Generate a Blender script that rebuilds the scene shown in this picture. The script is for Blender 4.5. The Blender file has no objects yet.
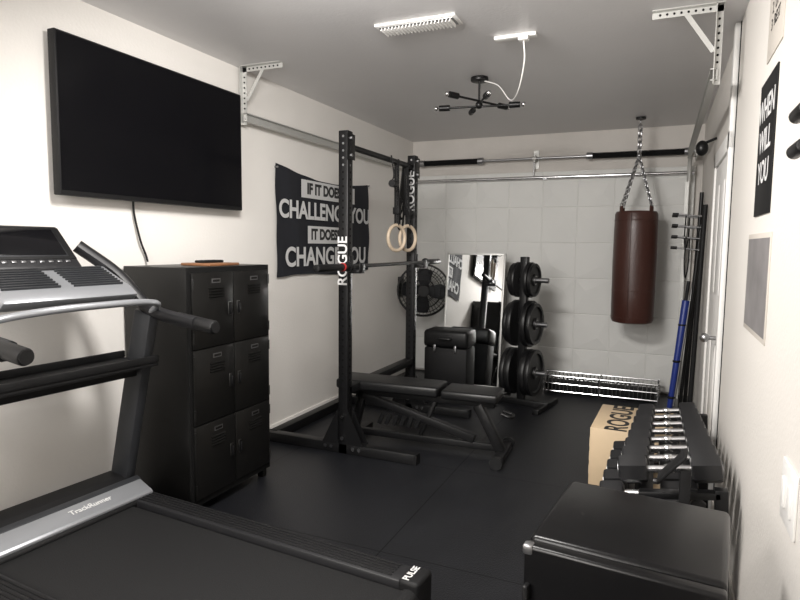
import bpy, bmesh, math, random
from mathutils import Vector, Matrix, Euler
random.seed(3)
V=Vector
XL,XR,YB,YF,H=-2.81,0.35,6.85,-1.6,2.78
bpy.context.scene.view_settings.view_transform='Standard'

# ---------------------------------------------------------------- materials
def mat(name,col,rough=.5,metal=0,spec=.5,bump=0,bscale=40,var=0,vscale=3,coat=0):
    m=bpy.data.materials.new(name);m.use_nodes=True;nt=m.node_tree
    b=nt.nodes['Principled BSDF']
    b.inputs['Base Color'].default_value=(*col,1);b.inputs['Roughness'].default_value=rough
    b.inputs['Metallic'].default_value=metal;b.inputs['Specular IOR Level'].default_value=spec
    b.inputs['Coat Weight'].default_value=coat
    tc=nt.nodes.new('ShaderNodeTexCoord')
    if var:
        n=nt.nodes.new('ShaderNodeTexNoise');n.inputs['Scale'].default_value=vscale;n.inputs['Detail'].default_value=5
        nt.links.new(tc.outputs['Object'],n.inputs['Vector'])
        mx=nt.nodes.new('ShaderNodeMix');mx.data_type='RGBA'
        mx.inputs[6].default_value=(*[c*(1-var) for c in col],1);mx.inputs[7].default_value=(*[min(1,c*(1+var)) for c in col],1)
        nt.links.new(n.outputs[0],mx.inputs[0]);nt.links.new(mx.outputs[2],b.inputs['Base Color'])
    if bump:
        n=nt.nodes.new('ShaderNodeTexNoise');n.inputs['Scale'].default_value=bscale;n.inputs['Detail'].default_value=4
        nt.links.new(tc.outputs['Object'],n.inputs['Vector'])
        bp=nt.nodes.new('ShaderNodeBump');bp.inputs['Strength'].default_value=bump;bp.inputs['Distance'].default_value=.01
        nt.links.new(n.outputs[0],bp.inputs['Height']);nt.links.new(bp.outputs[0],b.inputs['Normal'])
    return m
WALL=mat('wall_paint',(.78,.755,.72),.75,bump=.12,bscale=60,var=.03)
WALLR=mat('wall_paint_right_dimmed',(.70,.67,.63),.75,bump=.12,bscale=60,var=.03)  # wall paint darkened so the right side looks less brightly lit
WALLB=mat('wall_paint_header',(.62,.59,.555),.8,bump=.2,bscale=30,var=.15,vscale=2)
CEIL=mat('ceiling_paint',(.68,.67,.675),.38,bump=.12,bscale=50,var=.03)
WHITE=mat('white_paint',(.80,.79,.77),.45)
TILE=mat('panel_white',(.67,.67,.65),.6,var=.03)
FLOOR=mat('rubber_floor',(.008,.0085,.0105),.36,spec=.45,bump=.35,bscale=120,var=.35,vscale=5)
def floor_seams(m):
    nt=m.node_tree;b=nt.nodes['Principled BSDF'];src=b.inputs['Base Color'].links[0].from_socket
    tc=[n for n in nt.nodes if n.type=='TEX_COORD'][0]
    br=nt.nodes.new('ShaderNodeTexBrick');br.inputs['Scale'].default_value=1;br.inputs['Brick Width'].default_value=1.22;br.inputs['Row Height'].default_value=1.22
    br.inputs['Mortar Size'].default_value=.003;br.offset=0
    nt.links.new(tc.outputs['Object'],br.inputs['Vector'])
    mx=nt.nodes.new('ShaderNodeMix');mx.data_type='RGBA';nt.links.new(br.outputs['Fac'],mx.inputs[0]);nt.links.new(src,mx.inputs[6]);mx.inputs[7].default_value=(.002,.002,.002,1)
    nt.links.new(mx.outputs[2],b.inputs['Base Color'])
    mr=nt.nodes.new('ShaderNodeMix');mr.data_type='FLOAT';nt.links.new(br.outputs['Fac'],mr.inputs[0]);mr.inputs[2].default_value=.5;mr.inputs[3].default_value=.15
    nt.links.new(mr.outputs[0],b.inputs['Specular IOR Level'])
floor_seams(FLOOR)
SEAM=mat('seam_dark',(.004,.004,.004),.8,spec=.2)
BLK=mat('black_powdercoat',(.005,.005,.0055),.40,spec=.34,bump=.05,bscale=200)
BLKM=mat('black_matte',(.005,.005,.0055),.6,spec=.3)
RUB=mat('black_rubber',(.006,.006,.0065),.42,spec=.4,bump=.08,bscale=150)
DBR=mat('dumbbell_rubber',(.013,.013,.014),.36,spec=.5)
VINYL=mat('black_vinyl',(.006,.006,.0065),.38,spec=.4,bump=.08,bscale=180)
FRG=mat('fridge_black',(.003,.003,.0035),.28,spec=.33,bump=.03,bscale=220)
LOCK=mat('locker_black',(.005,.0048,.0045),.38,spec=.34,bump=.06,bscale=90)
CHROME=mat('chrome',(.70,.70,.71),.2,1)
STEEL=mat('steel',(.38,.38,.39),.35,1)
DSTEEL=mat('dark_steel',(.12,.12,.12),.4,1)
GALV=mat('galvanized',(.55,.55,.53),.45,.5)
SILV=mat('silver_plastic',(.33,.34,.36),.35,.5)
DGREY=mat('treadmill_grey',(.035,.037,.041),.40,.3)
DRAIL=mat('treadmill_rail',(.012,.012,.0135),.45,spec=.4)
BELT=mat('treadmill_belt',(.006,.006,.0065),.7,spec=.35,bump=.4,bscale=300)
SCREEN=mat('screen_glass',(.004,.004,.005),.12,spec=.35)
TVS=mat('tv_glass',(.0025,.0025,.0035),.20,spec=.2)
BAG=mat('oxblood_leather',(.050,.017,.012),.36,bump=.2,bscale=60,var=.25)
WOOD=mat('plywood',(.60,.46,.30),.55,var=.15,vscale=6)
BROWN=mat('brown_wood',(.20,.09,.04),.45,var=.2,vscale=8)
WOODR=mat('ring_wood',(.60,.49,.37),.4,var=.1)
CLOTH=mat('flag_cloth',(.010,.011,.016),.85,bump=.3,bscale=8)
TXT=mat('print_white',(.62,.62,.62),.7)
TXTB=mat('print_black',(.02,.02,.02),.7)
BLUE=mat('blue_plastic',(.012,.03,.20),.4)
PAPER=mat('paper',(.55,.51,.46),.7,var=.1)
PHOTO=mat('poster_grey',(.20,.19,.19),.6,var=.5,vscale=6)
RED=mat('red_tag',(.4,.02,.02),.5)
MIR=mat('mirror_glass',(.85,.87,.88),.02,1)

# ---------------------------------------------------------------- builder
def sp(pts,n=6):
    pts=[V(p) for p in pts];o=[]
    P=[pts[0]*2-pts[1]]+pts+[pts[-1]*2-pts[-2]]
    for i in range(1,len(P)-2):
        a,b,c,d=P[i-1:i+3]
        for k in range(n):
            t=k/n;o.append(.5*((2*b)+(c-a)*t+(2*a-5*b+4*c-d)*t*t+(3*b-a-3*c+d)*t**3))
    o.append(pts[-1]);return o
class B:
    def __init__(s,name): s.name=name;s.bm=bmesh.new();s.mats=[];s.M=Matrix();s.kids=[]
    def mi(s,m):
        if m not in s.mats:s.mats.append(m)
        return s.mats.index(m)
    def add(s,bm,m):
        i=s.mi(m)
        for f in bm.faces:f.material_index=i;f.smooth=True
        bmesh.ops.recalc_face_normals(bm,faces=bm.faces)
        bm.transform(s.M)
        me=bpy.data.meshes.new('t');bm.to_mesh(me);bm.free();s.bm.from_mesh(me);bpy.data.meshes.remove(me)
    def box(s,c,d,m,bev=0,rot=(0,0,0),seg=2):
        bm=bmesh.new();bmesh.ops.create_cube(bm,size=1)
        bm.transform(Matrix.Diagonal((*d,1)))
        if bev:bmesh.ops.bevel(bm,geom=bm.edges[:],offset=bev,segments=seg,profile=.5,affect='EDGES')
        bm.transform(Matrix.Translation(c)@Euler([math.radians(a) for a in rot]).to_matrix().to_4x4())
        s.add(bm,m)
    def bb(s,x0,x1,y0,y1,z0,z1,m,bev=0,seg=2):
        s.box(((x0+x1)/2,(y0+y1)/2,(z0+z1)/2),(abs(x1-x0),abs(y1-y0),abs(z1-z0)),m,bev,seg=seg)
    def beam(s,p1,p2,w,h,m,bev=0,up=(0,0,1)):
        p1,p2=V(p1),V(p2);d=p2-p1;z=d.normalized();x=V(up).cross(z)
        if x.length<1e-3:x=V((1,0,0))
        x.normalize();y=z.cross(x)
        bm=bmesh.new();bmesh.ops.create_cube(bm,size=1);bm.transform(Matrix.Diagonal((w,h,d.length,1)))
        if bev:bmesh.ops.bevel(bm,geom=bm.edges[:],offset=bev,segments=2,profile=.5,affect='EDGES')
        R=Matrix((x,y,z)).transposed().to_4x4();bm.transform(Matrix.Translation((p1+p2)/2)@R);s.add(bm,m)
    def cyl(s,p1,p2,r,m,r2=None,seg=16,bev=0):
        p1,p2=V(p1),V(p2);d=p2-p1
        bm=bmesh.new();bmesh.ops.create_cone(bm,cap_ends=True,segments=seg,radius1=r,radius2=r if r2 is None else r2,depth=d.length)
        if bev:
            es=[e for e in bm.edges if abs(e.verts[0].co.z-e.verts[1].co.z)<1e-6]
            bmesh.ops.bevel(bm,geom=es,offset=bev,segments=2,profile=.5,affect='EDGES')
        bm.transform(Matrix.Translation((p1+p2)/2)@d.to_track_quat('Z','Y').to_matrix().to_4x4());s.add(bm,m)
    def sph(s,c,r,m,sc=(1,1,1)):
        bm=bmesh.new();bmesh.ops.create_uvsphere(bm,u_segments=16,v_segments=10,radius=r)
        bm.transform(Matrix.Translation(c)@Matrix.Diagonal((*sc,1)));s.add(bm,m)
    def tube(s,pts,r,m,seg=10,closed=False,flat=1.0):
        pts=[V(p) for p in pts];n=len(pts);bm=bmesh.new();rings=[];up=None
        for i,p in enumerate(pts):
            if closed:t=pts[(i+1)%n]-pts[i-1]
            else:t=pts[min(i+1,n-1)]-pts[max(i-1,0)]
            t.normalize()
            if up is None:
                up=V((0,0,1)) if abs(t.z)<.9 else V((1,0,0))
            a=t.cross(up)
            if a.length<1e-4:a=t.orthogonal()
            a.normalize();up=a.cross(t).normalized()
            rings.append([bm.verts.new(p+(a*math.cos(k*2*math.pi/seg)+up*flat*math.sin(k*2*math.pi/seg))*r) for k in range(seg)])
        R=range(n) if closed else range(n-1)
        for i in R:
            A,Bq=rings[i],rings[(i+1)%n]
            for k in range(seg):bm.faces.new((A[k],A[(k+1)%seg],Bq[(k+1)%seg],Bq[k]))
        if not closed:
            bm.faces.new(rings[0]);bm.faces.new(rings[-1])
        s.add(bm,m)
    def ring(s,c,nrm,R,r,m,n=28,seg=8,sx=1.0,up=None):
        q=V(nrm).normalized();a=(V(up).cross(q) if up else q.orthogonal()).normalized();b=q.cross(a)
        s.tube([V(c)+a*math.cos(t)*R+b*math.sin(t)*R*sx for t in [2*math.pi*i/n for i in range(n)]],r,m,seg,True)
    def prism(s,prof,axis,a0,a1,m,bev=0):
        bm=bmesh.new()
        def mk(u,v,a):
            return {0:(a,u,v),1:(u,a,v),2:(u,v,a)}[axis]
        A=[bm.verts.new(mk(u,v,a0)) for u,v in prof];Bq=[bm.verts.new(mk(u,v,a1)) for u,v in prof]
        bm.faces.new(A);bm.faces.new(Bq[::-1]);n=len(prof)
        for i in range(n):bm.faces.new((A[i],Bq[i],Bq[(i+1)%n],A[(i+1)%n]))
        bmesh.ops.recalc_face_normals(bm,faces=bm.faces)
        if bev:bmesh.ops.bevel(bm,geom=bm.edges[:],offset=bev,segments=2,profile=.5,affect='EDGES')
        s.add(bm,m)
    def lathe(s,c,prof,m,seg=32,axis=(0,0,1)):
        bm=bmesh.new();rings=[]
        for r,z in prof:rings.append([bm.verts.new((r*math.cos(2*math.pi*k/seg),r*math.sin(2*math.pi*k/seg),z)) for k in range(seg)])
        for A,Bq in zip(rings,rings[1:]):
            for k in range(seg):bm.faces.new((A[k],A[(k+1)%seg],Bq[(k+1)%seg],Bq[k]))
        bm.faces.new(rings[0][::-1]);bm.faces.new(rings[-1])
        bm.transform(Matrix.Translation(c)@V(axis).to_track_quat('Z','Y').to_matrix().to_4x4());s.add(bm,m)
    def text(s,body,loc,rot,size,m,ex=.001,align='CENTER',bold=0,name='lettering'):
        t=bpy.data.curves.new(name,'FONT');t.body=body;t.size=size;t.extrude=ex;t.align_x=align;t.align_y='CENTER';t.offset=bold
        t.materials.append(m);o=bpy.data.objects.new(name,t);bpy.context.collection.objects.link(o)
        R=rot.to_4x4() if isinstance(rot,Matrix) else Euler([math.radians(a) for a in rot]).to_matrix().to_4x4()
        o.matrix_world=s.M@Matrix.Translation(loc)@R
        s.kids.append(o)
    def done(s,ang=35):
        me=bpy.data.meshes.new(s.name);xs=[v.co for v in s.bm.verts]
        o=V(((min(v.x for v in xs)+max(v.x for v in xs))/2,(min(v.y for v in xs)+max(v.y for v in xs))/2,min(v.z for v in xs)))
        s.bm.transform(Matrix.Translation(-o));s.bm.to_mesh(me);s.bm.free()
        for m in s.mats:me.materials.append(m)
        me.set_sharp_from_angle(angle=math.radians(ang))
        ob=bpy.data.objects.new(s.name,me);bpy.context.collection.objects.link(ob);ob.location=o
        for k in s.kids:
            k.parent=ob;k.matrix_parent_inverse=Matrix.Translation(-o)
        return ob
def rotz(deg,c):
    return Matrix.Translation(c)@Matrix.Rotation(math.radians(deg),4,'Z')@Matrix.Translation(-V(c))

# ---------------------------------------------------------------- room
def room(n,*a,m=WALL):
    b=B(n);b.bb(*a,m);return b.done()
room('floor',XL-.1,XR+.1,YF-.1,YB+.1,-.1,0,m=FLOOR)
room('ceiling',XL-.1,XR+.1,YF-.1,YB+.1,H,H+.1,m=CEIL)
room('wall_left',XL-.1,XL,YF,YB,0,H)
room('wall_front',XL-.1,XR+.1,YF-.1,YF,0,H)
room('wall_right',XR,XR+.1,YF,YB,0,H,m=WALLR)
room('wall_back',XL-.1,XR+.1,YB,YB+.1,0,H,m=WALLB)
b=B('baseboard_left');b.bb(XL,XL+.012,3.3,YB-.05,0,.09,WALL,.003);b.done()
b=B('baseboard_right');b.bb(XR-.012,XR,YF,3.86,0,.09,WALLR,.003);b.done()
b=B('trim_1')
for y in(3.88,4.82):b.bb(XR-.03,XR,y,y+.08,0,2.78 if y<4 else 2.2,WHITE,.004)
b.bb(XR-.03,XR,3.88,4.9,2.10,2.2,WHITE,.004);b.bb(XR-.004,XR,3.862,3.88,0,2.78,SEAM);b.done()
b=B('door_1');b.bb(XR-.018,XR-.001,3.965,4.815,0.01,2.095,WHITE,.002)
for z in(.25,1.25):
    b.bb(XR-.024,XR-.018,4.08,4.36,z,z+.7,WHITE,.004);b.bb(XR-.024,XR-.018,4.44,4.70,z,z+.7,WHITE,.004)
b.cyl((XR-.02,4.04,1),(XR-.07,4.04,1),.012,STEEL);b.sph((XR-.085,4.04,1),.028,STEEL);b.done()

# garage door (sectional, faceted panels)
b=B('garage_door')
x0,x1,z0,z1=-2.74,.28,.03,2.36;nc,nr=8,6
b.bb(x0,x1,YB-.06,YB-.03,z0,z1,TILE)
dx=(x1-x0)/nc;dz=(z1-z0)/nr
for i in range(nc):
    for j in range(nr):
        bm=bmesh.new();g=.0015;xa,xb=x0+i*dx+g,x0+(i+1)*dx-g;za,zb=z0+j*dz+g,z0+(j+1)*dz-g
        y=YB-.06;yt=y-.004
        q=[bm.verts.new(p) for p in((xa,y,za),(xb,y,za),(xb,y,zb),(xa,y,zb))]
        i2=.005
        p=[bm.verts.new(p) for p in((xa+i2,yt,za+i2),(xb-i2,yt,za+i2),(xb-i2,yt,zb-i2),(xa+i2,yt,zb-i2))]
        fx=.3 if (i+j)%2 else .7
        c=bm.verts.new((xa+(xb-xa)*fx,yt-.011,za+(zb-za)*(.35 if j%2 else .65)))
        for k in range(4):
            bm.faces.new((q[k],q[(k+1)%4],p[(k+1)%4],p[k]));bm.faces.new((p[k],p[(k+1)%4],c))
        b.add(bm,TILE)
b.done(1)
b=B('garage_door_spring_assembly')
ys=YB-.12;zs=2.50
b.cyl((-2.78,ys,zs),(.30,ys,zs),.013,STEEL)
def coil(xa,xb):
    n=int((xb-xa)/.012);pts=[]
    b.cyl((xa,ys,zs),(xb,ys,zs),.024,BLKM)
    for k in range(n*8):
        t=k/8*2*math.pi;pts.append((xa+(xb-xa)*k/(n*8),ys+math.cos(t)*.028,zs+math.sin(t)*.028))
    b.tube(pts,.0055,BLKM,5)
coil(-2.62,-1.95);coil(-.72,.18)
for x in(-2.64,-1.93,-.74,.2):b.cyl((x-.03,ys,zs),(x+.03,ys,zs),.038,STEEL,seg=20)
for x in(-1.32,):
    b.bb(x-.03,x+.03,YB-.02,YB-.001,2.40,2.60,GALV);b.bb(x-.003,x+.003,ys-.02,YB-.001,2.46,2.54,GALV);b.cyl((x-.02,ys,zs),(x+.02,ys,zs),.03,GALV)
for x in(-2.76,.28):
    b.cyl((x-.02,ys,zs),(x+.02,ys,zs),.06,GALV,seg=24);b.bb(x-.005,x+.005,ys-.05,YB-.001,2.42,2.56,GALV)
b.cyl((-2.72,YB-.13,2.29),(.27,YB-.13,2.29),.017,CHROME)
for x in(-2.68,-1.2,.24):b.bb(x-.02,x+.02,YB-.14,YB-.085,2.27,2.285,STEEL)
b.cyl((-1.33,YB-.10,2.30),(-1.33,YB-.10,2.47),.006,STEEL)
b.done()
# tracks
def track(name,xw,s,off):
    b=B(name);x=xw+s*off
    b.bb(x-.004,x+.004,3.55,6.50,2.40,2.46,GALV)
    b.bb(x,x+s*.03,3.55,6.50,2.40,2.405,GALV);b.bb(x,x+s*.03,3.55,6.50,2.455,2.46,GALV)
    b.bb(x-.004,x+.004,6.66,6.70,0,2.2,GALV);b.bb(x,x+s*.03,6.695,6.70,0,2.2,GALV)
    b.tube(sp([(x,6.50,2.43),(x,6.62,2.38),(x,6.68,2.2)]),.020,GALV)
    b.bb(min(x-s*.02,x+s*.32),max(x-s*.02,x+s*.32),3.53,3.57,H-.004,H,GALV)
    b.bb(min(x-s*.02,x+s*.32),max(x-s*.02,x+s*.32),3.566,3.57,H-.035,H,GALV)
    b.bb(x-.018,x+.018,3.566,3.57,2.38,H,GALV);b.bb(x-.018,x-.014,3.53,3.57,2.38,H,GALV)
    b.beam((x+s*.02,3.57,2.55),(x+s*.16,3.57,H-.02),.004,.025,GALV)
    for k in range(9):b.cyl((x+s*(.01+.034*k),3.562,H-.018),(x+s*(.01+.034*k),3.575,H-.018),.006,SEAM,seg=8)
    for k in range(9):b.cyl((x,3.562,2.42+k*.036),(x,3.575,2.42+k*.036),.006,SEAM,seg=8)
    b.done()
track('garage_door_track',XL,1,.05);track('garage_door_track',XR,-1,.13)

# ceiling items
b=B('ceiling_vent')
b.bb(-1.55,-1.07,3.17,3.32,H-.012,H,WHITE,.003)
b.bb(-1.53,-1.09,3.19,3.30,H-.016,H-.011,STEEL)
for k in range(20):b.box((-1.515+k*.0215,3.245,H-.024),(.0035,.105,.016),WHITE,rot=(0,25,0))
b.done()
b=B('ceiling_outlet_strip');b.bb(-.97,-.72,3.60,3.66,H-.022,H,WHITE,.006)
b.bb(-.82,-.76,3.57,3.63,H-.05,H-.018,WHITE,.008)
b.tube(sp([(-.79,3.6,H-.05),(-.79,3.63,H-.16),(-.86,3.8,H-.28),(-.98,4.1,H-.26),(-1.12,4.32,H-.10),(-1.25,4.42,H-.03)]),.0045,WHITE,8)
b.done()
b=B('ceiling_light_fixture')
cx,cy=-1.29,4.42
b.cyl((cx,cy,H-.03),(cx,cy,H),.065,BLK,seg=24,bev=.006)
b.cyl((cx,cy,H-.20),(cx,cy,H-.03),.008,BLK);b.sph((cx,cy,H-.20),.028,BLK)
for a,z in((8,-.21),(62,-.17),(118,-.19)):
    d=V((math.cos(math.radians(a)),math.sin(math.radians(a)),0));c=V((cx,cy,H+z))
    b.cyl(c-d*.25,c+d*.25,.008,BLK)
    for s_ in(-1,1):
        b.cyl(c+d*s_*.22,c+d*s_*.30,.022,BLK,seg=14);b.sph(c+d*s_*.325,.018,CHROME,(1,1,1))
b.done()

# ---------------------------------------------------------------- TV
b=B('wall_mounted_tv')
b.bb(-2.775,-2.725,2.075,3.48,1.77,2.565,BLKM,.006);b.bb(-2.726,-2.723,2.085,3.47,1.795,2.555,TVS)
b.bb(XL+.001,-2.77,2.5,3.0,2.0,2.4,BLKM)
b.tube(sp([(-2.79,2.58,1.80),(-2.79,2.585,1.7),(-2.785,2.62,1.55),(-2.79,2.66,1.47),(-2.785,2.67,1.425)]),.006,BLKM,8)
b.done()
# flag
b=B('motivational_flag')
ny,nz=40,16;bm=bmesh.new();g=[]
for i in range(ny+1):
    r=[]
    for j in range(nz+1):
        u=i/ny;v=j/nz
        y=3.98+u*1.63;zt=2.17-.07*math.sin(math.pi*u)-.02*u;zb=1.27+.015*math.sin(7*u)
        r.append(bm.verts.new((XL+.018+.006*math.sin(u*31+v*5)+.004*math.sin(v*14+u*9),y,zb+(zt-zb)*v)))
    g.append(r)
for i in range(ny):
    for j in range(nz):bm.faces.new((g[i][j],g[i+1][j],g[i+1][j+1],g[i][j+1]))
b.add(bm,CLOTH)
xf=XL+.031
for z,txt,s_,box_ in((2.005,"IF IT DOESN'T",.125,1),(1.815,"CHALLENGE YOU",.20,0),(1.62,"IT DOESN'T",.125,1),(1.425,"CHANGE YOU",.22,0)):
    if box_:
        w=.95 if 'IF' in txt else .75
        b.bb(xf-.001,xf,4.8-w/2,4.8+w/2,z-.075,z+.075,TXT)
    b.text(txt,(xf+.002,4.8,z),(90,0,90),s_,TXTB if box_ else TXT,.0005,bold=.006)
for y in(3.99,5.60):b.cyl((XL+.002,y,2.14),(XL+.032,y,2.14),.008,STEEL,seg=10)
b.done()

# ---------------------------------------------------------------- locker
b=B('metal_locker')
lx,ly0,ly1,lz=-2.32,2.50,3.225,1.405
b.bb(XL+.015,lx-.02,ly0,ly1,.06,lz,LOCK,.004)
for y in(ly0+.03,ly1-.03):
    for x in(XL+.05,lx-.05):b.bb(x-.02,x+.02,y-.02,y+.02,0,.07,LOCK)
b.bb(lx-.02,lx-.008,ly0,ly1,.06,lz,SEAM)
def ldoor(y0,y1,z0_,z1_,hinge):
    b.bb(lx-.01,lx+.006,y0,y1,z0_,z1_,LOCK,.003)
    yc=(y0+y1)/2
    for k in range(4):b.box((lx+.008,yc+.02,z1_-.09-.016*k),(.008,.12,.006),LOCK,rot=(0,35,0))
    b.bb(lx+.006,lx+.009,yc-.015,yc+.055,z1_-.06,z1_-.035,STEEL);b.bb(lx+.009,lx+.010,yc-.008,yc+.048,z1_-.054,z1_-.041,LOCK)
    yh=y0+.035 if hinge>0 else y1-.035
    zh=(z0_+z1_)/2
    b.bb(lx+.006,lx+.010,yh-.013,yh+.013,zh-.045,zh+.035,DSTEEL,.002);b.bb(lx+.0095,lx+.012,yh-.010,yh+.010,zh-.041,zh+.031,LOCK);b.bb(lx+.010,lx+.024,yh-.007,yh+.007,zh-.035,zh+.02,BLK,.003)
    yo=y1-.002 if hinge>0 else y0+.002
    for zz in(z0_+.06,z1_-.06):b.cyl((lx+.006,yo,zz-.03),(lx+.006,yo,zz+.03),.006,LOCK,seg=8)
ym=(ly0+ly1)/2
for k in range(3):
    ldoor(ly0+.02,ym-.004,.10+k*.427,.10+k*.427+.421,-1)
    ldoor(ym+.004,ly1-.02,.10+k*.427,.10+k*.427+.421,1)
b.done()
b=B('wooden_tray');b.bb(-2.62,-2.40,2.76,3.03,1.405,1.421,BROWN,.005);b.bb(-2.56,-2.48,2.81,2.98,1.421,1.437,BLKM,.006);b.done()

# ---------------------------------------------------------------- squat rack
b=B('squat_rack')
ux,u1,u2=-2.09,3.83,5.09;hw=.038
TR=Matrix(((0,-1,0),(0,0,-1),(1,0,0)))
for y in(u1,u2):
    b.bb(ux-hw,ux+hw,y-hw,y+hw,.0,2.34,BLK,.006)
    for k in range(42):
        z=.25+k*.05
        b.cyl((ux+hw,y,z),(ux+hw+.0008,y,z),.0085,STEEL if k>36 else SEAM,seg=12);b.cyl((ux,y-hw-.0008,z),(ux,y-hw,z),.0085,STEEL if k>36 else SEAM,seg=12)
    b.bb(-2.77,-1.52,y-hw,y+hw,0,.075,BLK,.006)
    for s_ in(-1,1):
        prof=[(ux+s_*hw,.075),(ux+s_*.17,.075),(ux+s_*hw,.34)]
        for yy in(y-hw-.006,y+hw):b.prism(prof if s_>0 else prof[::-1],1,yy,yy+.006,BLK)
    for yy in(y-hw-.009,):
        for dx_,dz_ in((0,.12),(0,.28),(-.09,.05),(.09,.05),(-.14,.05),(.14,.05)):
            b.cyl((ux+dx_,yy-.006,dz_),(ux+dx_,yy,dz_),.015,CHROME,seg=6)
    b.bb(-2.785,-2.765,y-hw,y+hw,0,.075,RUB);b.bb(-1.525,-1.505,y-hw,y+hw,0,.075,RUB)
b.bb(-2.78,-2.70,u1,u2,0,.075,BLK,.006)
b.cyl((ux,u1,2.24),(ux,u2,2.24),.022,BLK,seg=20)
for y in(u1,u2):
    b.bb(ux+hw,ux+hw+.006,y-.06,y+.06,2.14,2.32,BLK,.002)
    for z in(2.17,2.29):b.cyl((ux+hw+.006,y,z),(ux+hw+.016,y,z),.013,STEEL,seg=6)
b.bb(ux-hw,ux+hw,u1,u2,.44,.50,BLK,.005)
for y in(u1,u2):
    b.bb(ux+hw,ux+hw+.10,y-hw,y+hw,1.335,1.36,RUB,.003);b.bb(ux+hw,ux+hw+.012,y-.03,y+.03,1.335,1.46,BLK,.002)
    b.bb(ux+hw+.09,ux+hw+.10,y-hw,y+hw,1.335,1.41,BLK,.002)
b.text("ROGUE",(ux,u1-hw-.002,1.42),TR,.105,TXT,.0005,bold=.002)
b.text("ROGUE",(ux,u2-hw-.002,2.02),TR,.105,TXT,.0005,bold=.002)
b.done()
b=B('barbell')
bx,bz=ux+hw+.05,1.385
b.cyl((bx,3.28,bz),(bx,5.56,bz),.0145,DSTEEL,seg=16)
for a,c_ in((3.28,3.70),(5.22,5.56)):b.cyl((bx,a,bz),(bx,c_,bz),.025,BLK,seg=20,bev=.002)
for a in(3.70,5.20):b.cyl((bx,a,bz),(bx,a+.02,bz),.036,BLK,seg=20)
b.cyl((bx,3.62,bz),(bx,3.635,bz),.029,RED,seg=16)
b.done()
b=B('gymnastic_rings')
for y,x in((4.73,-2.085),(4.93,-2.065)):
    b.ring((x,y,1.60),(.95,-.30,0),.108,.0155,WOODR,36,12)
    for o in(-.012,.012):b.beam((x+o,y,1.705),(ux+o,y,2.262),.003,.022,BLKM)
    b.bb(x-.03,x+.03,y-.02,y+.02,1.80,1.86,BLKM,.004)
b.done()
b=B('resistance_bands')
for y,z,w in((5.0,1.72,.03),(4.98,1.84,.02),(5.02,1.80,.02)):
    b.tube(sp([(-2.13,y,2.27),(-2.14,y+.02,2.0),(-2.15,y+.01,z),(-2.17,y-.03,z),(-2.15,y-.03,2.0),(-2.13,y,2.27)]),w*.6,RUB,8,flat=.4)
b.tube(sp([(ux+.03,4.55,2.27),(ux+.05,4.56,2.12),(ux+.04,4.55,2.06)]),.006,BLKM,6);b.cyl((ux+.05,4.52,2.04),(ux+.05,4.60,2.04),.03,RUB)
b.tube(sp([(ux+.05,4.57,2.02),(ux+.10,4.7,1.85),(ux+.08,4.9,1.78),(ux+.06,4.96,1.9)]),.004,BLKM,6)
b.done()

# ---------------------------------------------------------------- bench
b=B('weight_bench');b.M=rotz(3,(-1.6,4.15,0))
yc=4.17
b.box((-1.86,yc,.470),(.82,.29,.075),VINYL,.02,seg=3);b.box((-1.22,yc,.460),(.42,.29,.065),VINYL,.02,seg=3)
b.bb(-2.2,-1.05,yc-.03,yc+.03,.37,.43,BLK,.005)
b.beam((-2.15,yc,.38),(-1.2,yc,.12),.06,.06,BLK,.005)
b.beam((-1.18,yc,.38),(-1.0,yc,.05),.07,.07,BLK,.005)
b.bb(-1.03,-.96,yc-.24,yc+.24,0,.06,BLK,.006);b.bb(-2.22,-2.14,yc-.10,yc+.30,0,.06,BLK,.006)
b.beam((-2.18,yc,.03),(-2.10,yc,.4),.06,.06,BLK,.005);b.bb(-2.15,-1.0,yc-.025,yc+.025,.05,.10,BLK,.005)
for k in range(6):b.beam((-1.95+k*.06,yc-.03,.16),(-1.92+k*.06,yc-.03,.24),.02,.03,BLK)
b.beam((-1.5,yc,.38),(-1.62,yc,.10),.05,.03,BLK,.004)
for y in(yc-.26,yc+.22):
    b.cyl((-.99,y,.045),(-.99,y+.04,.045),.045,RUB)
b.tube(sp([(-1.0,yc-.04,.34),(-.93,yc-.04,.32),(-.93,yc+.04,.32),(-1.0,yc+.04,.34)]),.012,BLK)
b.done()

# ---------------------------------------------------------------- plate tree
b=B('weight_plate_tree');tc=V((-1.19,5.75,0))
b.M=Matrix.Translation(tc)@Matrix.Rotation(math.radians(-10),4,'Z')
b.bb(-.035,.035,-.035,.035,0,1.44,BLK,.005)
b.bb(-.28,.28,-.04,.04,0,.06,BLK,.006);b.bb(-.28,-.22,-.28,.28,0,.05,BLK,.006);b.bb(.22,.28,-.28,.28,0,.05,BLK,.006)
def plate(s_,x,z,r,t):
    b.lathe((s_*x,0,z),[(.03,t),(.055,t),(.06,t*.62),(r*.80,t*.62),(r*.84,t),(r*.98,t),(r,t*.85),(r,t*.15),(r*.98,0),(.03,0)][::-1],RUB,40,(s_,0,0))
    b.ring((s_*(x+t),0,z),(1,0,0),.038,.006,STEEL,24,6)
for z,ps in((1.22,((.17,.035),(.16,.03))),(.80,((.225,.05),(.2,.04))),(.33,((.225,.055),(.225,.045)))):
    for s_ in(-1,1):
        b.cyl((0,0,z),(s_*(.24 if s_>0 else .18),0,z),.024,BLK if s_<0 else STEEL,seg=20)
        x=.045
        for r,t in ps:
            plate(s_,x,z,r,t);x+=t+.003
b.done()

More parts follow.
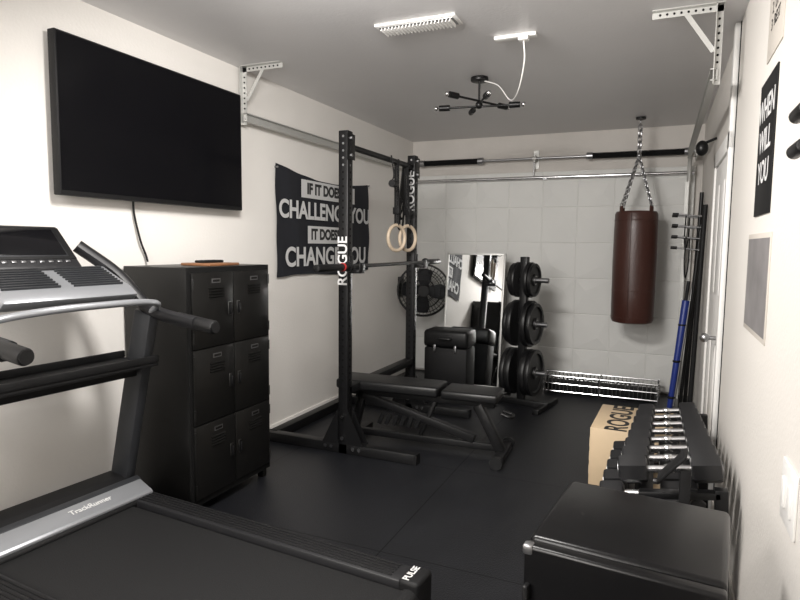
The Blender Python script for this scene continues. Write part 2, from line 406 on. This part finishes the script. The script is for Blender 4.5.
# ---------------------------------------------------------------- mirror, case, fan
b=B('leaning_mirror');b.M=Matrix.Translation((-1.86,6.22,0))@Matrix.Rotation(math.radians(-7),4,'X')
b.bb(-.33,.33,.0,.02,0.015,1.47,BLKM,.003);b.bb(-.315,.315,-.003,.0,.03,1.455,MIR)
for q in((-.33,-.31,.015,1.47),(.31,.33,.015,1.47)):b.bb(q[0],q[1],-.012,.01,q[2],q[3],GALV,.002)
for z in(.015,1.45):b.bb(-.33,.33,-.012,.01,z,z+.02,GALV,.002)
b.done()
b=B('storage_case')
b.bb(-2.20,-1.74,5.72,6.02,.02,.50,BLKM,.02);b.bb(-2.21,-1.73,5.71,6.03,.50,.68,BLK,.04,3)
for x in(-2.08,-1.86):b.bb(x-.012,x+.012,5.70,5.712,.46,.53,STEEL,.003)
b.tube(sp([(-2.03,5.71,.60),(-2.03,5.67,.60),(-1.91,5.67,.60),(-1.91,5.71,.60)]),.010,RUB)
for x in(-2.15,-1.79):
    for y in(5.77,5.97):b.cyl((x,y,0),(x,y,.03),.02,RUB)
b.done()
b=B('wall_fan')
fc=V((-2.45,6.33,1.03));nn=V((.36,-.93,.0)).normalized()
b.M=Matrix.Translation(fc)@nn.to_track_quat('Z','Y').to_matrix().to_4x4()@Matrix.Scale(1.06,4)
for R_,z in((.28,0),(.272,.045),(.23,.075),(.18,.09),(.12,.10),(.06,.103),(.272,-.045),(.2,-.08),(.12,-.09)):b.ring((0,0,z),(0,0,1),R_,.004 if R_<.27 else .006,BLK,40,6)
for k in range(40):
    a=2*math.pi*k/40;c_,s_=math.cos(a),math.sin(a)
    b.tube([(c_*r,s_*r,z) for r,z in((.05,.103),(.12,.10),(.18,.09),(.23,.075),(.272,.045),(.28,0),(.272,-.045),(.2,-.08),(.08,-.09))],.0018,BLK,4)
b.cyl((0,0,.095),(0,0,.11),.055,BLK,seg=24);b.cyl((0,0,-.2),(0,0,-.06),.075,BLK,seg=24,bev=.01);b.cyl((0,0,-.06),(0,0,.04),.035,BLK)
for k in range(4):
    a=math.pi/2*k;bm=bmesh.new()
    vs=[(.03,-.03,.02),(.10,-.075,.035),(.20,-.095,.04),(.235,-.04,.02),(.235,.05,-.02),(.18,.07,-.03),(.09,.05,-.02),(.03,.03,-.01)]
    vv=[bm.verts.new(v) for v in vs];bm.faces.new(vv);bmesh.ops.solidify(bm,geom=bm.faces[:],thickness=.003)
    bm.transform(Matrix.Rotation(a,4,'Z'));b.add(bm,DGREY)
b.M=Matrix()
b.bb(XL+.001,XL+.02,6.42,6.56,.93,1.17,BLK,.004)
bk=fc-nn*.15
b.tube(sp([(XL+.012,6.49,1.04),(-2.68,6.52,1.04),(bk.x,bk.y+.02,1.03)]),.018,BLK)
b.done()

# ---------------------------------------------------------------- punching bag
b=B('punching_bag');px_,py_=-.235,6.30
b.lathe((px_,py_,.80),[(.001,.0),(.14,.0),(.185,.012),(.198,.04),(.200,.3),(.203,.6),(.200,.9),(.197,1.06),(.185,1.085),(.14,1.09),(.001,1.09)],BAG,40)
for z in(.86,1.12,1.80):b.ring((px_,py_,z),(0,0,1),.2015,.003,BAG,40,6)
b.box((px_-.04,py_-.198,1.34),(.012,.012,1.05),BAG,.004)
def chain(p,q,L=.046,r=.0055):
    p,q=V(p),V(q);d=q-p;n=max(1,int(d.length/(L*.72)));dn=d.normalized();o=dn.orthogonal().normalized();o2=dn.cross(o)
    for k in range(n):
        c=p+d*((k+.5)/n);nr_=o if k%2 else o2
        t=nr_.cross(dn)
        b.tube([c+dn*math.cos(a)*L*.5+t*math.sin(a)*L*.3 for a in[2*math.pi*i/10 for i in range(10)]],r,STEEL,5,True)
sw=(px_,py_,2.42)
for a in(45,135,225,315):
    ca,sa=math.cos(math.radians(a)),math.sin(math.radians(a))
    b.box((px_+ca*.188,py_+sa*.188,1.87),(.04,.01,.13),BAG,.003,rot=(0,0,a+90));b.ring((px_+ca*.185,py_+sa*.185,1.945),(-sa,ca,0),.018,.004,STEEL,14,6)
    chain((px_+ca*.18,py_+sa*.18,1.955),sw)
b.sph(sw,.022,STEEL)
chain((px_,py_,2.44),(px_,py_,H-.07),.065,.009);b.cyl((px_,py_,H-.02),(px_,py_,H),.045,BLK);b.ring((px_,py_,H-.045),(1,0,0),.022,.005,STEEL,14,6)
b.done()

# right rear storage
b=B('wall_equipment_rack')
for z in(1.52,1.62,1.72,1.82):
    b.bb(XR-.015,XR,5.95,6.4,z-.015,z+.015,BLK,.003)
    for y in(6.0,6.3):
        b.cyl((XR-.01,y,z),(XR-.22,y,z+.02),.008,STEEL,seg=12);b.cyl((XR-.22,y,z+.02),(XR-.27,y,z+.022),.014,BLK,seg=12)
for y,z,l in((6.0,1.62,.35),(6.3,1.82,.3)):
    b.tube(sp([(XR-.15,y-.01,z+.02),(XR-.155,y-.02,z-l*.6),(XR-.14,y,z-l),(XR-.12,y+.02,z-l*.6),(XR-.12,y+.01,z+.02)]),.006,RUB,8)
b.done()
b=B('speed_ball');b.sph((XR-.10,5.2,2.30),.045,BLK,(1,1,1.3));b.cyl((XR-.10,5.2,2.33),(XR-.002,5.2,2.37),.010,BLK);b.done()
b=B('exercise_bars')
for x,y,h,m,r in((.24,6.05,1.75,BLK,.016),(.29,6.2,2.05,BLK,.018),(.20,6.35,1.5,STEEL,.012),(.30,5.6,1.9,BLKM,.02)):
    b.cyl((x-.02,y,.0),(XR-.03,y+.02,h),r,m,seg=14)
b.done()
b=B('foam_massage_stick')
b.cyl((.12,5.75,0),(.22,5.82,1.08),.022,BLUE,r2=.032,seg=16,bev=.004);b.cyl((.22,5.82,1.08),(.235,5.83,1.25),.014,BLKM,seg=12)
for t in(.2,.5,.8):
    p=V((.12,5.75,0)).lerp(V((.22,5.82,1.08)),t);b.sph(p,.034,BLKM,(1,1,.5))
b.done()
b=B('low_wire_rack')
for y in(6.34,6.58):
    for z in(.03,.11,.19):b.cyl((-1.08,y,z),(.04,y,z),.008,CHROME,seg=8)
    for k in range(29):b.cyl((-1.07+k*.04,y,.03),(-1.07+k*.04,y,.19),.006,CHROME,seg=6)
for k in range(29):b.cyl((-1.07+k*.04,6.34,.19),(-1.07+k*.04,6.58,.19),.004,CHROME,seg=6)
b.bb(-1.06,.02,6.37,6.56,.03,.12,BLKM,.01)
for x in(-1.08,-.52,.04):
    for y in(6.34,6.58):b.cyl((x,y,0),(x,y,.20),.012,CHROME,seg=10)
b.done()

# ---------------------------------------------------------------- plyo box
b=B('plyo_box');b.M=rotz(-2,(-.1,4.2,0))
b.bb(-.36,.12,3.96,4.60,0,.38,WOOD,.004)
for z in(.10,.19,.28):
    for s_ in(0,1):b.bb(-.362,-.3595,3.965+s_*.60,3.985+s_*.60,z-.03,z+.03,WOODR)
b.text("ROGUE",(-.20,4.27,.3815),(0,0,90),.19,TXTB,.0005,bold=.004)
b.done()

# ---------------------------------------------------------------- dumbbells
b=B('dumbbell_rack')
y0,y1=2.70,3.90
for y in(y0,y1):
    b.beam((.30,y,0),(.27,y,.56),.05,.05,BLK,.004,up=(1,0,0));b.bb(-.14,.32,y-.025,y+.025,0,.05,BLK,.004)
    b.beam((-.10,y,.03),(.20,y,.50),.03,.05,BLK,.004,up=(1,0,0))
    b.beam((-.04,y,.487),(.27,y,.535),.03,.05,BLK,.004,up=(0,1,0))
    b.beam((-.16,y,.22),(.26,y,.28),.03,.05,BLK,.004,up=(0,1,0))
for z,xo in((.485,-.01),(.53,.16),(.235,-.10),(.28,.10)):b.beam((xo,y0,z),(xo,y1,z+.0),.05,.03,BLK,.003)
b.done()
b=B('push_up_board');b.beam((.03,2.60,.60),(.13,2.58,.73),.012,.10,BLKM,.004,up=(0,1,0));b.beam((.13,2.56,.0),(.13,2.58,.66),.04,.03,BLKM,.004,up=(0,1,0));b.done()
b=B('dumbbell_set')
def db(c,L,r,tilt=9):
    c=V(c);d=V((math.cos(math.radians(tilt)),0,math.sin(math.radians(tilt))))
    hl=L*.29
    b.cyl(c-d*(L/2-hl),c+d*(L/2-hl),.0155,CHROME,seg=16);b.sph(c,.019,CHROME,(1.6,1,1))
    for s_ in(-1,1):
        a=c+d*s_*(L/2-hl);e=c+d*s_*(L/2)
        b.cyl(a,e,r,DBR,seg=6,bev=.014);b.cyl(e,e+d*s_*.003,r*.55,STEEL,seg=20)
for k in range(8):
    y=y0+.08+k*.150;r=.062-.002*k;db((.075,y,.578+(r-.05)*.8),.41-.014*k,r)
for k in range(7):
    y=y0+.09+k*.170;db((-.03,y,.325),.42-.01*k,.062)
b.done()

# ---------------------------------------------------------------- mini fridge
b=B('mini_fridge');b.M=rotz(-6,(-.03,1.7,0))
b.bb(-.255,.195,1.47,1.90,.03,.80,FRG,.016,4)
b.bb(-.255,.195,1.425,1.465,.05,.795,FRG,.010,4)
b.bb(-.245,.185,1.46,1.475,.06,.78,SEAM)
b.box((-.245,1.437,.784),(.026,.03,.026),STEEL,.006)
b.bb(-.25,-.235,1.40,1.43,.35,.70,BLK,.006)
for x in(-.21,.15):
    for y in(1.52,1.87):b.cyl((x,y,0),(x,y,.04),.02,RUB)
b.done()

# ---------------------------------------------------------------- right wall items
b=B('wall_poster');b.bb(XR-.006,XR,2.50,2.88,1.67,2.19,BLKM,.001)
b.text("WHEN\nWILL\nYOU",(XR-.0075,2.69,1.95),(90,0,-90),.12,TXT,.0003,bold=.002);b.done()
b=B('wall_photo_print');b.bb(XR-.004,XR,2.42,3.0,1.20,1.60,PAPER,.001);b.bb(XR-.005,XR-.003,2.44,2.98,1.22,1.58,PHOTO);b.done()
b=B('paper_notice');b.bb(XR-.004,XR,2.46,2.80,2.26,2.66,PAPER,.001);b.text("RULES\n1  WORK\n2  LIFT\n3  REST",(XR-.0055,2.63,2.47),(90,0,-90),.06,TXTB,.0002);b.done()
b=B('light_switch_plate');b.bb(XR-.008,XR,1.76,1.94,.79,.96,WHITE,.003)
for y in(1.81,1.89):b.bb(XR-.014,XR-.007,y-.018,y+.018,.835,.915,WHITE,.002)
b.done()
b=B('wall_grip_holder')
for z in(1.79,1.88):
    b.cyl((XR-.045,1.73,z),(XR-.045,1.86,z),.019,RUB,seg=16,bev=.004)
    for y in(1.75,1.84):b.cyl((XR,y,z),(XR-.045,y,z),.007,BLK,seg=10)
b.done()

# ---------------------------------------------------------------- treadmill
b=B('treadmill');b.M=rotz(-4.5,(-2.5,2.28,0))
n0,n1=1.33,2.28;xb,xe=-2.66,-.80
b.bb(xb,xe+.02,n0+.05,n1-.05,.05,.17,BLKM,.01)
b.bb(-2.5,xe+.03,n0+.13,n1-.13,.16,.228,BELT,.02,3)
for y in(n0,n1-.125):
    b.bb(-2.5,xe,y,y+.125,.13,.25,DRAIL,.012)
    for k in range(5):b.bb(-2.36,xe-.10,y+.018+k*.02,y+.028+k*.02,.249,.2535,BLKM,.001)
    b.bb(xe-.06,xe+.03,y-.004,y+.129,.06,.257,BLKM,.015,3)
b.cyl((xe-.01,n0+.1,.19),(xe-.01,n1-.1,.19),.04,BELT,seg=20)
b.text("PULSE",(xe-.03,n1-.065,.2585),(0,0,90),.04,TXT,.0003,bold=.001)
b.prism([(xb-.02,.06),(xb-.02,.24),(-2.62,.335),(-2.52,.33),(-2.36,.262),(-2.34,.235),(-2.40,.06)],1,n0+.04,n1-.06,BLKM,.008)
b.prism([(-2.455,.312),(-2.36,.271),(-2.35,.262),(-2.35,.25),(-2.455,.29)],1,n0+.01,n1-.02,SILV,.003)
b.prism([(-2.475,.322),(-2.445,.310),(-2.445,.28),(-2.475,.29)],1,n0+.005,n1-.015,DGREY,.002)
Rt=Matrix.Rotation(math.radians(22),3,'Y')@Matrix.Rotation(math.radians(90),3,'Z')
b.text("TrackRunner",(-2.402,1.95,.293),Rt,.04,TXT,.0006,bold=.0005)
b.bb(xb,-2.4,n0+.02,n1-.02,.0,.06,BLKM,.01);b.cyl((-.95,n0+.08,.03),(-.95,n1-.08,.03),.03,RUB)
for y in(n0+.045,n1-.045):
    b.beam((-2.60,y,.12),(-2.33,y,1.20),.06,.125,DGREY,.015,up=(1,0,0))
    b.box((-2.58,y,.16),(.22,.08,.16),BLKM,.02)
    s_=1 if y>1.8 else -1
    b.tube(sp([(-2.56,y-s_*.20,1.52),(-2.46,y-s_*.06,1.38),(-2.34,y,1.23),(-2.2,y,1.185),(-1.98,y,1.16)]),.042,DRAIL,12,flat=.75)
    b.cyl((-2.12,y,1.178),(-1.87,y,1.15),.032,RUB,seg=20,bev=.008)
    b.cyl((-1.87,y,1.15),(-1.865,y,1.15),.025,BLK,seg=20)
yc=(n0+n1)/2
b.tube(sp([(-2.28,n0+.06,1.20),(-2.16,n0+.12,1.25),(-2.08,yc-.2,1.275),(-2.06,yc,1.28),(-2.08,yc+.2,1.275),(-2.16,n1-.12,1.25),(-2.28,n1-.06,1.20)]),.015,SILV,12)
b.bb(-2.52,-2.26,n0+.04,n1-.04,.93,.95,BLKM,.006)
for x in(-2.52,-2.27):b.bb(x,x+.015,n0+.04,n1-.04,.95,.985,BLKM,.004)
b.bb(-2.48,-2.38,n0+.04,n1-.04,.87,.93,BLKM,.01)
# console
b.prism([(-2.58,1.34),(-2.58,1.42),(-2.47,1.425),(-2.27,1.335),(-2.22,1.30),(-2.26,1.265),(-2.40,1.25)],1,n0+.17,n1-.17,SILV,.015)
b.prism([(-2.60,1.38),(-2.66,1.58),(-2.65,1.605),(-2.625,1.61),(-2.44,1.425),(-2.44,1.40),(-2.52,1.38)],1,n0+.22,n1-.30,DRAIL,.010)
u=V((.185,0,-.185)).normalized();nrm=V((.185,0,.185)).normalized();ang=45
p0=V((-2.625,yc-.04,1.61))
def pan(d,w,h,m,t,yo=0,off=0):
    c=p0+u*d+nrm*off+V((0,yo,0));b.box(c,(h,w,t),m,.002,rot=(0,ang,0))
pan(.112,.42,.20,BLKM,.006);pan(.108,.34,.160,SCREEN,.006,0,.003)
pan(.108,.36,.18,DGREY,.004,0,.001)
for k in range(9):pan(.225,.022,.012,STEEL,.006,-.16+k*.04,.001)
for s_ in(-1,1):
    for k in range(9):b.box((-2.445+.019*k,yc+s_*.15,1.418-.0086*k),(.008,.24,.012),DGREY,.001,rot=(0,24,0))
b.done()

# ---------------------------------------------------------------- lights, world, camera
def area(name,loc,sx,sy,p,rx=0,col=(1,.965,.925)):
    l=bpy.data.lights.new(name,'AREA');l.shape='RECTANGLE';l.size=sx;l.size_y=sy;l.energy=p;l.color=col
    o=bpy.data.objects.new(name,l);o.location=loc;o.rotation_euler=(math.radians(rx),0,0);bpy.context.collection.objects.link(o)
area('ceiling_lamp_front',(-1.2,1.9,H-.12),.8,.35,85,35)
area('ceiling_lamp_rear',(-1.5,-.4,H-.2),.8,.35,38,40)
area('fill_light_rear',(-1.5,YF+.1,1.9),1.4,1.0,74,98)  # added fill light behind the camera, evens out the room; no actual fixture
w=bpy.data.worlds.new('world');bpy.context.scene.world=w;w.use_nodes=True
w.node_tree.nodes['Background'].inputs[0].default_value=(.9,.9,1,1);w.node_tree.nodes['Background'].inputs[1].default_value=.02
cd=bpy.data.cameras.new('camera');cd.lens=27;cd.sensor_width=36;cd.clip_start=.02
co=bpy.data.objects.new('camera',cd);bpy.context.collection.objects.link(co);bpy.context.scene.camera=co
R=Matrix.Rotation(math.radians(23.4),4,'Z')@Matrix.Rotation(math.pi/2-math.radians(5.24),4,'X')@Matrix.Rotation(math.radians(.6),4,'Z')
co.matrix_world=Matrix.Translation((0,0,1.54))@R
